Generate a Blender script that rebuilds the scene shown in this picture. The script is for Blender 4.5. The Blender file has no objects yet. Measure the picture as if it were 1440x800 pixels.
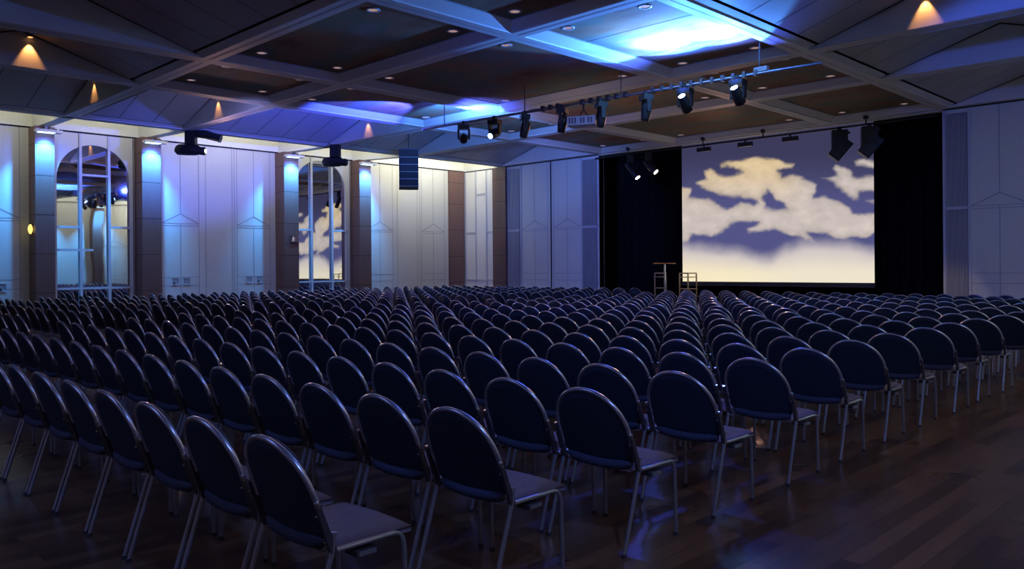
import bpy, math, random
from mathutils import Vector, Matrix, noise

# ------------------------------------------------------------------ camera, world, exposure
SC = bpy.context.scene
COL = SC.collection
PI = math.pi
# room axes: +Y runs towards the stage, +X towards the right-hand wall; the camera stands near the right wall
cam_d = bpy.data.cameras.new('camera'); cam = bpy.data.objects.new('camera', cam_d); COL.objects.link(cam)
cam_d.sensor_fit = 'HORIZONTAL'; cam_d.sensor_width = 36.0
cam_d.lens = 36.0 * 1150.0 / 1440.0
cam_d.shift_y = -24.7 / 1440.0
cam_d.clip_start = 0.05; cam_d.clip_end = 200
CAM_H = 1.51
cam.matrix_world = (Matrix.Translation((0, 0, CAM_H)) @ Matrix.Rotation(0.7815, 4, 'Z')
                    @ Matrix.Rotation(PI / 2, 4, 'X') @ Matrix.Rotation(-0.00774, 4, 'Z'))
SC.camera = cam
SC.view_settings.view_transform = 'Standard'
SC.view_settings.look = 'None'
SC.view_settings.gamma = 1.0
SC.view_settings.use_curve_mapping = False
SC.view_settings.exposure = 0.0
world = bpy.data.worlds.new('world'); SC.world = world; world.use_nodes = True
world.node_tree.nodes['Background'].inputs[0].default_value = (0.02, 0.03, 0.08, 1)
world.node_tree.nodes['Background'].inputs[1].default_value = 0.2
SC.cycles.max_bounces = 6; SC.cycles.diffuse_bounces = 4; SC.cycles.glossy_bounces = 4
SC.cycles.sample_clamp_indirect = 4.0

# ------------------------------------------------------------------ room measures
HB = 5.39                                   # underside of the ceiling beams
GV = [-2.2, 2.10, 6.84, 9.83, 14.48, 17.83, 22.24]      # beam lines across the hall
GU = [-22.56, -17.74, -14.76, -9.72, -6.75, -1.93]      # beam lines along the hall
UL, UR = -24.9, 2.0                         # left and right wall
VF, VR = 22.32, -4.4                        # stage wall and rear wall
BLUE = (0.05, 0.13, 1.0); CYAN = (0.10, 0.42, 1.0); WARM = (1.0, 0.97, 0.80); AMBER = (1.0, 0.42, 0.12)

def look(o, tgt):
    d = Vector(tgt) - o.location
    o.rotation_euler = d.to_track_quat('-Z', 'Y').to_euler()

def area(name, loc, tgt, sx, sy, power, col, spread=PI):
    l = bpy.data.lights.new(name, 'AREA'); l.shape = 'RECTANGLE'; l.size = sx; l.size_y = sy
    l.energy = power; l.color = col; l.spread = spread
    o = bpy.data.objects.new(name, l); COL.objects.link(o); o.location = loc; look(o, tgt); return o

def spot(name, loc, tgt, power, col, deg, blend=0.3, r=0.05):
    l = bpy.data.lights.new(name, 'SPOT'); l.energy = power; l.color = col
    l.spot_size = math.radians(deg); l.spot_blend = blend; l.shadow_soft_size = r
    o = bpy.data.objects.new(name, l); COL.objects.link(o); o.location = loc; look(o, tgt); return o

# ------------------------------------------------------------------ light of the hall
# fluorescent tubes hidden in the coves along the side walls (behind the outer beams)
bays = [(2.35, 6.45, 26), (7.15, 9.35, 17), (9.95, 14.0, 36), (14.55, 16.9, 28), (17.4, 21.9, 100)]
for a, b, p in bays:
    area('cove_tube_left', (-22.95, (a + b) / 2, 5.85), (-24.9, (a + b) / 2, 5.45), b - a - .3, .08, p, WARM)
for a, b, p in bays:
    area('cove_tube_right', (0.0, (a + b) / 2, 5.85), (2.0, (a + b) / 2, 5.45), b - a - .3, .08, p, WARM)
# added blue washes without pipe or fixtures, tinting chairs, walls and ceiling
spot('blue_wash', (-9.0, 6.8, 4.75), (-11.0, 13.0, 0.4), 200, BLUE, 120, 1.0, 0.3)
spot('blue_wash', (-3.0, 9.0, 4.75), (-4.6, 22.3, 3.3), 700, BLUE, 36, 0.35, 0.12)
spot('blue_wash', (-17.0, 9.0, 4.75), (-24.9, 11.5, 2.6), 300, (0.32, 0.34, 1.0), 120, 1.0, 0.3)
spot('blue_wash', (-15.0, 16.0, 4.75), (-19.5, 22.3, 3.0), 800, (0.13, 0.20, 1.0), 60, 0.6, 0.2)
spot('blue_wash', (-15.3, 12.55, 4.72), (-20.5, 11.6, 6.6), 2500, (0.05, 0.09, 1.0), 66, 0.35, 0.06)
# added spots without fixtures, blue and warm tints on floor, chairs and stage edge
spot('blue_floor', (-6.5, 9.5, 4.9), (-3.1, 4.3, 0.0), 520, (0.06, 0.10, 1.0), 30, 1.0, 0.15)
spot('blue_side', (0.9, 1.2, 4.8), (-6.0, 5.5, 0.7), 300, (0.14, 0.30, 1.0), 110, 1.0, 0.10)  # added for blue highlights on chair rims and legs
spot('added_warm', (-12.3, 21.7, 4.9), (-10.0, 11.0, 0.3), 700, (1.0, 0.50, 0.34), 78, 1.0, 0.45)  # added warm fill for seat fronts and rim tops
spot('added_warm', (-9.9, 13.3, 4.3), (-6.5, 22.3, 0.75), 420, (1.0, 0.74, 0.48), 9, 1.0, 0.05)  # added warm glow low on the right-hand grille
spot('warm_side', (-24.0, 11.5, 4.6), (-12.0, 8.0, 0.6), 500, (1.0, 0.55, 0.48), 80, 1.0, 0.15)
# faint fill areas added to lift the dark parts, no fixtures there
area('added_fill', (-6.0, -1.5, 4.6), (-7.0, 1.5, 2.0), 3.0, 3.0, 30, (0.30, 0.40, 1.0))
area('added_uplight', (-13.0, 15.0, 3.2), (-12.0, 18.0, 6.0), 4.0, 3.0, 22, (0.85, 0.66, 0.66))
area('added_fill', (-10.0, 8.0, 5.2), (-10.0, 8.0, 0.0), 4.0, 4.0, 40, (0.80, 0.48, 0.52))

# ------------------------------------------------------------------ materials
def new_mat(name):
    m = bpy.data.materials.new(name); m.use_nodes = True
    return m, m.node_tree, m.node_tree.nodes['Principled BSDF']

def mat(name, col, rough=0.5, metal=0.0, var=0.0, scale=6.0, bump=0.0, bscale=40.0, spec=0.5):
    m, nt, b = new_mat(name)
    b.inputs['Roughness'].default_value = rough; b.inputs['Metallic'].default_value = metal
    b.inputs['Specular IOR Level'].default_value = spec
    tc = nt.nodes.new('ShaderNodeTexCoord')
    n = nt.nodes.new('ShaderNodeTexNoise'); n.inputs['Scale'].default_value = scale; n.inputs['Detail'].default_value = 3
    nt.links.new(tc.outputs['Object'], n.inputs['Vector'])
    r = nt.nodes.new('ShaderNodeMix'); r.data_type = 'RGBA'
    r.inputs[6].default_value = tuple(max(0, c * (1 - var)) for c in col) + (1,)
    r.inputs[7].default_value = tuple(min(1, c * (1 + var)) for c in col) + (1,)
    nt.links.new(n.outputs['Fac'], r.inputs[0]); nt.links.new(r.outputs[2], b.inputs['Base Color'])
    if bump:
        n2 = nt.nodes.new('ShaderNodeTexNoise'); n2.inputs['Scale'].default_value = bscale
        nt.links.new(tc.outputs['Object'], n2.inputs['Vector'])
        bp = nt.nodes.new('ShaderNodeBump'); bp.inputs['Strength'].default_value = bump; bp.inputs['Distance'].default_value = 0.01
        nt.links.new(n2.outputs['Fac'], bp.inputs['Height']); nt.links.new(bp.outputs['Normal'], b.inputs['Normal'])
    return m

def emat(name, col, strength):
    m, nt, b = new_mat(name)
    b.inputs['Base Color'].default_value = (0.1, 0.1, 0.1, 1)
    b.inputs['Emission Color'].default_value = tuple(col) + (1,)
    b.inputs['Emission Strength'].default_value = strength
    return m

M = {}
M['paint'] = mat('white_ceiling_paint', (0.58, 0.57, 0.56), 0.6, var=0.04)
M['plank'] = mat('ceiling_board_paint', (0.42, 0.40, 0.40), 0.55, var=0.06, scale=2)
M['wall'] = mat('wall_panel_paint', (0.60, 0.60, 0.57), 0.5, var=0.03)
M['cove'] = mat('cove_plaster', (0.80, 0.80, 0.74), 0.7, var=0.02)
M['groove'] = mat('panel_joint', (0.31, 0.31, 0.34), 0.7)
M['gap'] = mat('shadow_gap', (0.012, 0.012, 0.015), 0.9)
M['black'] = mat('black_metal', (0.012, 0.012, 0.014), 0.42, var=0.2)
M['blackmatte'] = mat('black_stage_paint', (0.006, 0.006, 0.007), 0.8, spec=0.2)
M['drape'] = mat('black_drape', (0.008, 0.008, 0.010), 0.95, var=0.3, spec=0.1)
M['frame'] = mat('white_lattice', (0.50, 0.51, 0.54), 0.4)
M['navy'] = mat('navy_upholstery', (0.018, 0.036, 0.072), 0.75, var=0.18, scale=30, bump=0.12, bscale=500)
M['pad'] = mat('blue_grey_pad', (0.060, 0.070, 0.135), 0.7, var=0.12, scale=30)
M['seatfab'] = mat('grey_seat_upholstery', (0.27, 0.20, 0.23), 0.85, var=0.12, scale=25, bump=0.15, bscale=500)
M['rim'] = mat('grey_rim', (0.62, 0.64, 0.78), 0.25, metal=0.85)
M['steel'] = mat('silver_tube', (0.48, 0.52, 0.62), 0.28, metal=0.8)
M['chrome'] = mat('bright_steel', (0.75, 0.76, 0.8), 0.2, metal=1.0)
M['clamp'] = mat('dark_clamp', (0.10, 0.09, 0.11), 0.38, metal=0.4)
M['whiteplastic'] = mat('white_plastic', (0.62, 0.63, 0.68), 0.4)
M['speakerblue'] = mat('speaker_grille', (0.035, 0.037, 0.052), 0.6, bump=0.3, bscale=120)
M['bronze'] = mat('stool_frame', (0.50, 0.36, 0.24), 0.35, metal=0.6)
M['woodtop'] = mat('table_wood', (0.34, 0.16, 0.07), 0.35, var=0.2)
M['lens'] = emat('lamp_lens_blue', (0.30, 0.45, 1.0), 40)
M['lenswhite'] = emat('lamp_lens_white', (1.0, 0.92, 0.8), 9)
M['lensdim'] = emat('lamp_lens_pale', (0.5, 0.8, 1.0), 3.5)
M['lensup'] = emat('lamp_lens_cyan', (0.3, 0.6, 1.0), 6.0)
M['down'] = emat('downlight_glow', (0.85, 0.52, 0.50), 0.42)
M['amberlamp'] = emat('amber_lamp', (1.0, 0.45, 0.15), 1.6)
M['sconce'] = emat('sconce_glow', (1.0, 0.75, 0.2), 1.3)
M['signred'] = emat('exit_sign_dim_red', (0.55, 0.14, 0.10), 0.22)
M['signwhite'] = emat('exit_sign_pale', (0.9, 0.75, 0.8), 0.5)

def grille_mat():
    m, nt, b = new_mat('slatted_grille')
    b.inputs['Base Color'].default_value = (0.36, 0.36, 0.38, 1); b.inputs['Roughness'].default_value = 0.6
    return m
M['slat'] = grille_mat()

def coffer_mat():      # dark cloudy ceiling paintings
    m, nt, b = new_mat('cloudy_coffer_painting'); b.inputs['Roughness'].default_value = 0.8; b.inputs['Specular IOR Level'].default_value = 0.15
    tc = nt.nodes.new('ShaderNodeTexCoord')
    mp = nt.nodes.new('ShaderNodeMapping'); mp.inputs['Scale'].default_value = (0.5, 0.9, 1)
    n = nt.nodes.new('ShaderNodeTexNoise'); n.inputs['Scale'].default_value = 1.1; n.inputs['Detail'].default_value = 6; n.inputs['Roughness'].default_value = 0.62
    nt.links.new(tc.outputs['Object'], mp.inputs['Vector']); nt.links.new(mp.outputs['Vector'], n.inputs['Vector'])
    cr = nt.nodes.new('ShaderNodeValToRGB'); e = cr.color_ramp.elements
    e[0].position = 0.30; e[0].color = (0.20, 0.095, 0.055, 1)
    e[1].position = 0.72; e[1].color = (0.27, 0.24, 0.23, 1)
    x = e.new(0.46); x.color = (0.30, 0.18, 0.11, 1)
    x = e.new(0.56); x.color = (0.17, 0.19, 0.13, 1)
    nt.links.new(n.outputs['Fac'], cr.inputs[0]); nt.links.new(cr.outputs[0], b.inputs['Base Color'])
    return m
M['coffer'] = coffer_mat()

def floor_mat():
    m, nt, b = new_mat('dark_strip_parquet')
    tc = nt.nodes.new('ShaderNodeTexCoord')
    mp = nt.nodes.new('ShaderNodeMapping'); mp.inputs['Rotation'].default_value = (0, 0, PI / 2)
    br = nt.nodes.new('ShaderNodeTexBrick')
    br.offset = 0.37; br.inputs['Scale'].default_value = 1.0
    br.inputs['Brick Width'].default_value = 0.95; br.inputs['Row Height'].default_value = 0.11
    br.inputs['Mortar Size'].default_value = 0.0015; br.inputs['Bias'].default_value = 0.0
    br.inputs['Color1'].default_value = (0.13, 0.056, 0.030, 1)
    br.inputs['Color2'].default_value = (0.36, 0.175, 0.090, 1)
    br.inputs['Mortar'].default_value = (0.03, 0.016, 0.01, 1)
    nt.links.new(tc.outputs['Object'], mp.inputs['Vector']); nt.links.new(mp.outputs['Vector'], br.inputs['Vector'])
    mp2 = nt.nodes.new('ShaderNodeMapping'); mp2.inputs['Scale'].default_value = (30, 2.0, 1)
    n = nt.nodes.new('ShaderNodeTexNoise'); n.inputs['Scale'].default_value = 1.0; n.inputs['Detail'].default_value = 5
    nt.links.new(tc.outputs['Object'], mp2.inputs['Vector']); nt.links.new(mp2.outputs['Vector'], n.inputs['Vector'])
    mx = nt.nodes.new('ShaderNodeMix'); mx.data_type = 'RGBA'; mx.blend_type = 'MULTIPLY'; mx.inputs[0].default_value = 0.55
    nt.links.new(br.outputs['Color'], mx.inputs[6]); nt.links.new(n.outputs['Fac'], mx.inputs[7])
    nt.links.new(mx.outputs[2], b.inputs['Base Color'])
    n3 = nt.nodes.new('ShaderNodeTexNoise'); n3.inputs['Scale'].default_value = 1.3
    nt.links.new(tc.outputs['Object'], n3.inputs['Vector'])
    mr = nt.nodes.new('ShaderNodeMapRange'); mr.inputs[3].default_value = 0.22; mr.inputs[4].default_value = 0.38
    nt.links.new(n3.outputs['Fac'], mr.inputs[0]); nt.links.new(mr.outputs[0], b.inputs['Roughness'])
    return m
M['floor'] = floor_mat()

def pillar_mat():
    m, nt, b = new_mat('brown_pillar_veneer'); b.inputs['Roughness'].default_value = 0.45
    tc = nt.nodes.new('ShaderNodeTexCoord')
    mp = nt.nodes.new('ShaderNodeMapping'); mp.inputs['Scale'].default_value = (25, 25, 2)
    n = nt.nodes.new('ShaderNodeTexNoise'); n.inputs['Scale'].default_value = 1; n.inputs['Detail'].default_value = 4
    nt.links.new(tc.outputs['Object'], mp.inputs['Vector']); nt.links.new(mp.outputs['Vector'], n.inputs['Vector'])
    cr = nt.nodes.new('ShaderNodeValToRGB'); e = cr.color_ramp.elements
    e[0].color = (0.13, 0.070, 0.062, 1); e[1].color = (0.19, 0.105, 0.090, 1)
    nt.links.new(n.outputs['Fac'], cr.inputs[0]); nt.links.new(cr.outputs[0], b.inputs['Base Color'])
    return m
M['pillar'] = pillar_mat()

def mirror_mat():
    m, nt, b = new_mat('old_mirror_glass')
    b.inputs['Base Color'].default_value = (0.80, 0.82, 0.84, 1); b.inputs['Metallic'].default_value = 1.0; b.inputs['Roughness'].default_value = 0.02
    tc = nt.nodes.new('ShaderNodeTexCoord')
    n = nt.nodes.new('ShaderNodeTexNoise'); n.inputs['Scale'].default_value = 0.9; n.inputs['Detail'].default_value = 1
    bp = nt.nodes.new('ShaderNodeBump'); bp.inputs['Strength'].default_value = 0.12; bp.inputs['Distance'].default_value = 0.03
    nt.links.new(tc.outputs['Object'], n.inputs['Vector']); nt.links.new(n.outputs['Fac'], bp.inputs['Height'])
    nt.links.new(bp.outputs['Normal'], b.inputs['Normal'])
    return m
M['mirror'] = mirror_mat()

# ------------------------------------------------------------------ mesh helpers
class MB:
    def __init__(s): s.v = []; s.f = []; s.m = []; s.sm = []; s.mats = []
    def mi(s, m):
        if m not in s.mats: s.mats.append(m)
        return s.mats.index(m)
    def poly(s, pts, m, smooth=False):
        n = len(s.v); s.v += [tuple(p) for p in pts]; s.f.append(tuple(range(n, n + len(pts)))); s.m.append(s.mi(m)); s.sm.append(smooth)
    def faces(s, vs, fs, m, smooth=False):
        n = len(s.v); s.v += [tuple(p) for p in vs]; k = s.mi(m)
        for f in fs: s.f.append(tuple(i + n for i in f)); s.m.append(k); s.sm.append(smooth)
    def box(s, a, b, m, mtx=None):
        (x0, y0, z0), (x1, y1, z1) = a, b
        vs = [Vector(p) for p in ((x0,y0,z0),(x1,y0,z0),(x1,y1,z0),(x0,y1,z0),(x0,y0,z1),(x1,y0,z1),(x1,y1,z1),(x0,y1,z1))]
        if mtx is not None: vs = [mtx @ p for p in vs]
        s.faces(vs, [(3,2,1,0),(4,5,6,7),(0,1,5,4),(1,2,6,5),(2,3,7,6),(3,0,4,7)], m)
    def prism(s, outline, p0, p1, m):        # outline: list of (a, z) swept between two frames given as functions
        n = len(outline)
        vs = [p0(a, z) for a, z in outline] + [p1(a, z) for a, z in outline]
        s.faces(vs, [tuple(reversed(range(n))), tuple(range(n, 2 * n))] + [(i, (i + 1) % n, n + (i + 1) % n, n + i) for i in range(n)], m)
    def tube(s, pts, r, m, seg=8, caps=True):
        pts = [Vector(p) for p in pts]; rs = r if isinstance(r, (list, tuple)) else [r] * len(pts)
        t = (pts[1] - pts[0]).normalized(); up = Vector((0, 0, 1)) if abs(t.z) < .9 else Vector((1, 0, 0))
        nrm = (up - t * up.dot(t)).normalized(); vs = []
        for i, p in enumerate(pts):
            if i == 0: d = pts[1] - p
            elif i == len(pts) - 1: d = p - pts[i - 1]
            else: d = (pts[i + 1] - p).normalized() + (p - pts[i - 1]).normalized()
            d.normalize(); nrm = (nrm - d * nrm.dot(d)).normalized(); bi = d.cross(nrm)
            for k in range(seg):
                a = 2 * PI * k / seg; vs.append(p + (nrm * math.cos(a) + bi * math.sin(a)) * rs[i])
        fs = []
        for i in range(len(pts) - 1):
            for k in range(seg):
                fs.append((i*seg + k, i*seg + (k+1) % seg, (i+1)*seg + (k+1) % seg, (i+1)*seg + k))
        s.faces(vs, fs, m, True)
        if caps:
            s.faces(vs[:seg], [tuple(reversed(range(seg)))], m); s.faces(vs[-seg:], [tuple(range(seg))], m)
    def build(s, name, parent=None, loc=(0, 0, 0)):
        me = bpy.data.meshes.new(name); me.from_pydata(s.v, [], s.f)
        for m in s.mats: me.materials.append(M[m])
        me.polygons.foreach_set('material_index', s.m); me.polygons.foreach_set('use_smooth', s.sm); me.update()
        o = bpy.data.objects.new(name, me); COL.objects.link(o); o.location = loc
        if parent: o.parent = parent
        return o

def tag(o, label, cat, group=None):
    o['label'] = label; o['category'] = cat
    if group: o['group'] = group
    return o
def struct(o, label=None):
    o['kind'] = 'structure'
    if label: o['label'] = label
    return o
def empty(name, loc, label, cat, group=None, rz=0):
    o = bpy.data.objects.new(name, None); COL.objects.link(o); o.location = loc; o.rotation_euler = (0, 0, rz)
    o.empty_display_size = 0.2
    return tag(o, label, cat, group)
def copy_tree(o, parent=None):
    c = o.copy(); COL.objects.link(c); c.parent = parent
    for ch in o.children: copy_tree(ch, c)
    return c

# ------------------------------------------------------------------ floor
b = MB(); b.box((UL - .3, VR - .3, -.12), (UR + .3, 28, 0), 'floor'); struct(b.build('floor'), 'dark brown strip parquet floor')

# ------------------------------------------------------------------ ceiling: beams, painted coffers, gabled bays
b = MB()
BW, BS, BH = 0.15, 0.36, 0.13          # half width of the underside, of the top of the slope, height of the slope
BOUT = [(-BW, 0), (BW, 0), (BW + .02, .04), (BW, .09), (-BW, .09), (-BW - .02, .04)]
def beam_y(u, v0, v1):                 # beam running along the hall
    b.prism(BOUT, lambda a, z: (u + a, v0, HB + z), lambda a, z: (u + a, v1, HB + z), 'paint')
    for i in range(len(GV) - 1):
        b.poly([(u - .012, GV[i] + BW, HB - .002), (u - .012, GV[i+1] - BW, HB - .002), (u + .012, GV[i+1] - BW, HB - .002), (u + .012, GV[i] + BW, HB - .002)], 'groove')
def beam_x(v, u0, u1):
    b.prism(BOUT, lambda a, z: (u0, v + a, HB + z + .001), lambda a, z: (u1, v + a, HB + z + .001), 'paint')
    for i in range(len(GU) - 1):
        b.poly([(GU[i] + BW, v - .012, HB - .002), (GU[i+1] - BW, v - .012, HB - .002), (GU[i+1] - BW, v + .012, HB - .002), (GU[i] + BW, v + .012, HB - .002)], 'groove')
for u in GU: beam_y(u, GV[0], GV[-1] + .1)
for v in GV: beam_x(v, GU[0], GU[-1])
def gable_cell(u0, u1, v0, v1, ridge):   # boarded tent between the beams, triangular cheeks at its ends
    z0, zr, zt = HB + .07, HB + .70, HB + .26
    o = .30; g = .08
    if ridge == 'y': A0, A1, B0, B1 = u0 + o, u1 - o, v0 + .2, v1 - .2
    else: A0, A1, B0, B1 = v0 + o, v1 - o, u0 + .2, u1 - .2
    P = (lambda a, c, z: (a, c, z)) if ridge == 'y' else (lambda a, c, z: (c, a, z))
    am = (A0 + A1) / 2
    for s0, s1 in ((A0 - o, A0), (A1 + o, A1)):
        q = s0 + (.14 if s1 > s0 else -.14)
        b.poly([P(q, B0, HB + .01), P(q, B1, HB + .01), P(s1, B1, z0), P(s1, B0, z0)], 'paint')
    for s0, s1 in ((A0 + g, am), (A1 - g, am)):
        b.poly([P(s0, B0, z0), P(s0, B1, z0), P(s1, B1, zr), P(s1, B0, zr)], 'plank')
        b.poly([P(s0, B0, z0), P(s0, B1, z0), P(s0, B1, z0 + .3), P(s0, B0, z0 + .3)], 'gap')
        n = max(2, round((B1 - B0) / 0.93))
        for k in range(1, n):
            c = B0 + (B1 - B0) * k / n; e = .008
            b.poly([P(s0, c - e, z0 - .004), P(s0, c + e, z0 - .004), P(s1, c + e, zr - .004), P(s1, c - e, zr - .004)], 'gap')
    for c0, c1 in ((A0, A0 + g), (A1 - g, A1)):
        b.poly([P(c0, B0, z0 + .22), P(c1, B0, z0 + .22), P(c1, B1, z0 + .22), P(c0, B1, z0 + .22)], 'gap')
    for c, s in ((B0, 1), (B1, -1)):
        b.poly([P(A0, c, HB), P(A1, c, HB), P(A1, c, z0), P(am, c, zr), P(A0, c, z0)], 'paint')
        e = .02 * s
        for s0 in (A0, A1):
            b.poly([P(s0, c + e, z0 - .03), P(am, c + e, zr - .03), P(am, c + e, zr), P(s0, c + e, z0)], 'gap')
def coffer(u0, u1, v0, v1):
    z = HB + BH + .02
    O_ = [(u0 + BW, v0 + BW), (u1 - BW, v0 + BW), (u1 - BW, v1 - BW), (u0 + BW, v1 - BW)]
    I_ = [(u0 + BS, v0 + BS), (u1 - BS, v0 + BS), (u1 - BS, v1 - BS), (u0 + BS, v1 - BS)]
    for k in range(4):
        p, q, r_, t_ = O_[k], O_[(k + 1) % 4], I_[(k + 1) % 4], I_[k]
        b.poly([(*p, HB + .015), (*q, HB + .015), (*r_, HB + BH), (*t_, HB + BH)], 'paint')
        b.poly([(*t_, HB + BH), (*r_, HB + BH), (*r_, z), (*t_, z)], 'groove')
    b.poly([(u0 + BS - .01, v0 + BS - .01, z), (u1 - BS + .01, v0 + BS - .01, z), (u1 - BS + .01, v1 - BS + .01, z), (u0 + BS - .01, v1 - BS + .01, z)], 'coffer')
    for k in (1, 2):
        if u1 - u0 < 3.5 and v1 - v0 > 4:
            c = v0 + (v1 - v0) * k / 3
            b.poly([(u0 + BS, c - .008, z - .003), (u1 - BS, c - .008, z - .003), (u1 - BS, c + .008, z - .003), (u0 + BS, c + .008, z - .003)], 'gap')
for i in range(len(GU) - 1):
    for j in range(len(GV) - 1):
        a = (GU[i], GU[i+1], GV[j], GV[j+1])
        if i in (0, 4): gable_cell(*a, 'y')
        elif j < 2: gable_cell(*a, 'x')
        else: coffer(*a)
b.box((UL - .3, VR - .3, 6.55), (UR + .3, 28, 6.7), 'cove')
# raised coves along both side walls with cross beams to the pillars
PIL = [(6.52, 6.99), (9.29, 9.84), (13.86, 14.39), (16.83, 17.32), (21.48, 22.24)]
PV = {6.84: 6.76, 9.83: 9.57, 14.48: 14.13, 17.83: 17.08, 2.10: 2.2, -2.2: -2.2}
for side, ue, uw in ((-1, GU[0], UL), (1, GU[-1], UR)):
    b.box((min(ue, ue - side * .05), VR, HB), (max(ue, ue - side * .05), VF, 6.55), 'cove')
    b.box((min(ue + side * .36, ue + side * .3), VR, HB + .05), (max(ue + side * .36, ue + side * .3), VF, 6.55), 'cove')
    for v, vp in PV.items():
        out = [(-.15, 0), (.15, 0), (.15, 1.16), (-.15, 1.16)]
        b.prism(out, lambda a, z: (ue, v + a, HB + z), lambda a, z: (uw - side * .02, vp + a, HB + z), 'cove')
b.box((GU[0], VF + .3, HB + .25), (GU[-1], VF + .35, 6.55), 'paint')
struct(b.build('ceiling'), 'coffered ceiling with painted panels and boarded gables')

# ------------------------------------------------------------------ side walls
PT = 5.40                                # top of the wall panels
def lines_module(b, P, c, hw, zt=PT):    # thin joints of one door leaf pair: centre line, little gable, rails
    def ln(a0, z0, a1, z1, w=.012):
        d = Vector((a1 - a0, z1 - z0)); n = Vector((-d.y, d.x)).normalized() * w / 2
        b.poly([P(a0 - n.x, z0 - n.y), P(a1 - n.x, z1 - n.y), P(a1 + n.x, z1 + n.y), P(a0 + n.x, z0 + n.y)], 'groove')
    ln(c, 3.2, c, zt, .02); ln(c, 0, c, 2.9, .02)
    ln(c - hw, 2.92, c, 3.22, .025); ln(c, 3.22, c + hw, 2.92, .025)
    for z in (2.92, 2.85, 1.27, 1.02, .12): ln(c - hw, z, c + hw, z, .014)
    for s in (-1, 1): ln(c + s * hw, 0, c + s * hw, zt, .018)
def side_wall(name, U, s, pillars):
    b = MB(); X = lambda d: U + s * d
    b.box((min(X(0), X(-.2)), VR, 0), (max(X(0), X(-.2)), VF + .2, 6.55), 'wall')
    b.poly([(X(.004), VR, PT), (X(.004), VF, PT), (X(.004), VF, 6.55), (X(.004), VR, 6.55)], 'cove')
    b.box((min(X(0), X(.03)), VR, PT - .02), (max(X(0), X(.03)), VF, PT + .02), 'gap')
    P = lambda a, z: (X(.006), a, z)
    for lo, hi in ((2.5, 6.5), (9.84, 13.86), (17.32, 21.48), (-4.0, 2.0)):
        w = hi - lo
        lines_module(b, P, lo + .82, .58); lines_module(b, P, hi - .78, .58)
        for q in (lo + .2, lo + 1.62, lo + w * .62, hi - 1.45):
            b.poly([P(q - .009, 0), P(q + .009, 0), P(q + .009, PT), P(q - .009, PT)], 'groove')
    if pillars:
        for a, c in PIL:
            b.box((min(X(0), X(.6)), a, 0), (max(X(0), X(.6)), c, HB + .02), 'pillar')
    return struct(b.build(name))
side_wall('wall_left', UL, 1, False)['label'] = 'white panelled folding doors along the left wall'
side_wall('wall_right', UR, -1, True)['label'] = 'white panelled right wall seen only in the mirrors'
b = MB(); b.box((UL - .2, VR - .2, 0), (UR + .2, VR, 6.55), 'wall'); struct(b.build('wall_rear'), 'plain rear wall behind the camera')

pn = ['brown veneered pillar with yellow wall lamp, leftmost in the photo',
      'brown pillar between the large arched mirror and the white doors',
      'brown pillar with the dim exit sign, left of the smaller mirror',
      'brown pillar right of the smaller arched mirror',
      'brown corner pillar left of the white lattice panel']
sconce_z = 2.62
for k, (a, c) in enumerate(PIL):
    d = .6 if k < 4 else .12
    b = MB(); m = (a + c) / 2
    b.box((UL + .008, a, 0), (UL + d, c, PT - .03), 'pillar')
    for z in (.9, 1.95, 3.0, 4.05, 4.9):
        b.box((UL + .01, a - .002, z), (UL + d + .002, c + .002, z + .012), 'gap')
    tag(b.build('pillar'), pn[k], 'pillar', 'brown pillars along the left wall')

# lamp bar at each pillar head with a blue spot grazing down the front
ll = ['blue downlight bar at the head of the leftmost brown pillar', 'blue downlight bar at the head of the pillar right of the large mirror',
      'blue downlight bar on the pillar with the exit sign', 'blue downlight bar on the pillar right of the smaller mirror']
fx = None
for k in range(4):
    a, c = PIL[k]; m = (a + c) / 2
    r = empty('pillar_light', (UL + .60, m, 5.20), ll[k], 'light fixture', 'blue lamps on the pillars')
    h = MB(); h.box((.0, -.26, .0), (.22, .38, .07), 'whiteplastic'); h.build('housing', r)
    h = MB(); h.box((.0, -.03, .07), (.12, .03, .17), 'chrome'); h.tube([(.05, .1, .1), (.06, .2, .16), (.05, .34, .1)], .008, 'chrome', 6); h.build('bracket', r)
    h = MB(); h.box((.03, -.20, -.012), (.20, .20, .0), 'lensdim'); h.build('lens', r)
    spot('pillar_lamp', (UL + 1.0, m + .05, 5.16), (UL + .60, m, 4.5), 1100, (0.05, 0.38, 1.0), 74, .9, 0.04)
    spot('pillar_lamp', (UL + 1.0, m + .05, 5.0), (UL + .0, m, 3.8), 110, (0.05, 0.17, 1.0), 140, 1.0, 0.05)
for k, t in ((2, 'left'), (3, 'right')):
    a, c = PIL[k]; m = (a + c) / 2
    r = empty('pillar_light', (UR - .82, m, 5.20), 'blue downlight bar on the opposite wall seen only as a mirror reflection, %s one' % t, 'light fixture', 'blue lamps on the pillars')
    h = MB(); h.box((.0, -.26, .0), (.22, .30, .07), 'whiteplastic'); h.build('housing', r)
    h = MB(); h.box((.03, -.20, -.012), (.20, .20, .0), 'lensdim'); h.build('lens', r)
    spot('pillar_lamp', (UR - 1.0, m + .05, 5.16), (UR - .60, m, 4.35), 1500, (0.05, 0.40, 1.0), 80, 1.0, 0.04)

r = empty('wall_lamp', (UL + .35, 6.50, 2.62), 'small oval yellow wall lamp on the side of the leftmost pillar', 'lamp')
h = MB(); h.tube([(0, -.03, -.13), (0, -.035, -.09), (0, -.04, 0), (0, -.035, .09), (0, -.03, .13)], [.02, .05, .065, .05, .02], 'sconce', 10); h.build('glass_shade', r)
h = MB(); h.box((-.04, -.02, -.15), (.04, .012, .15), 'clamp'); h.build('backplate', r)

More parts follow.
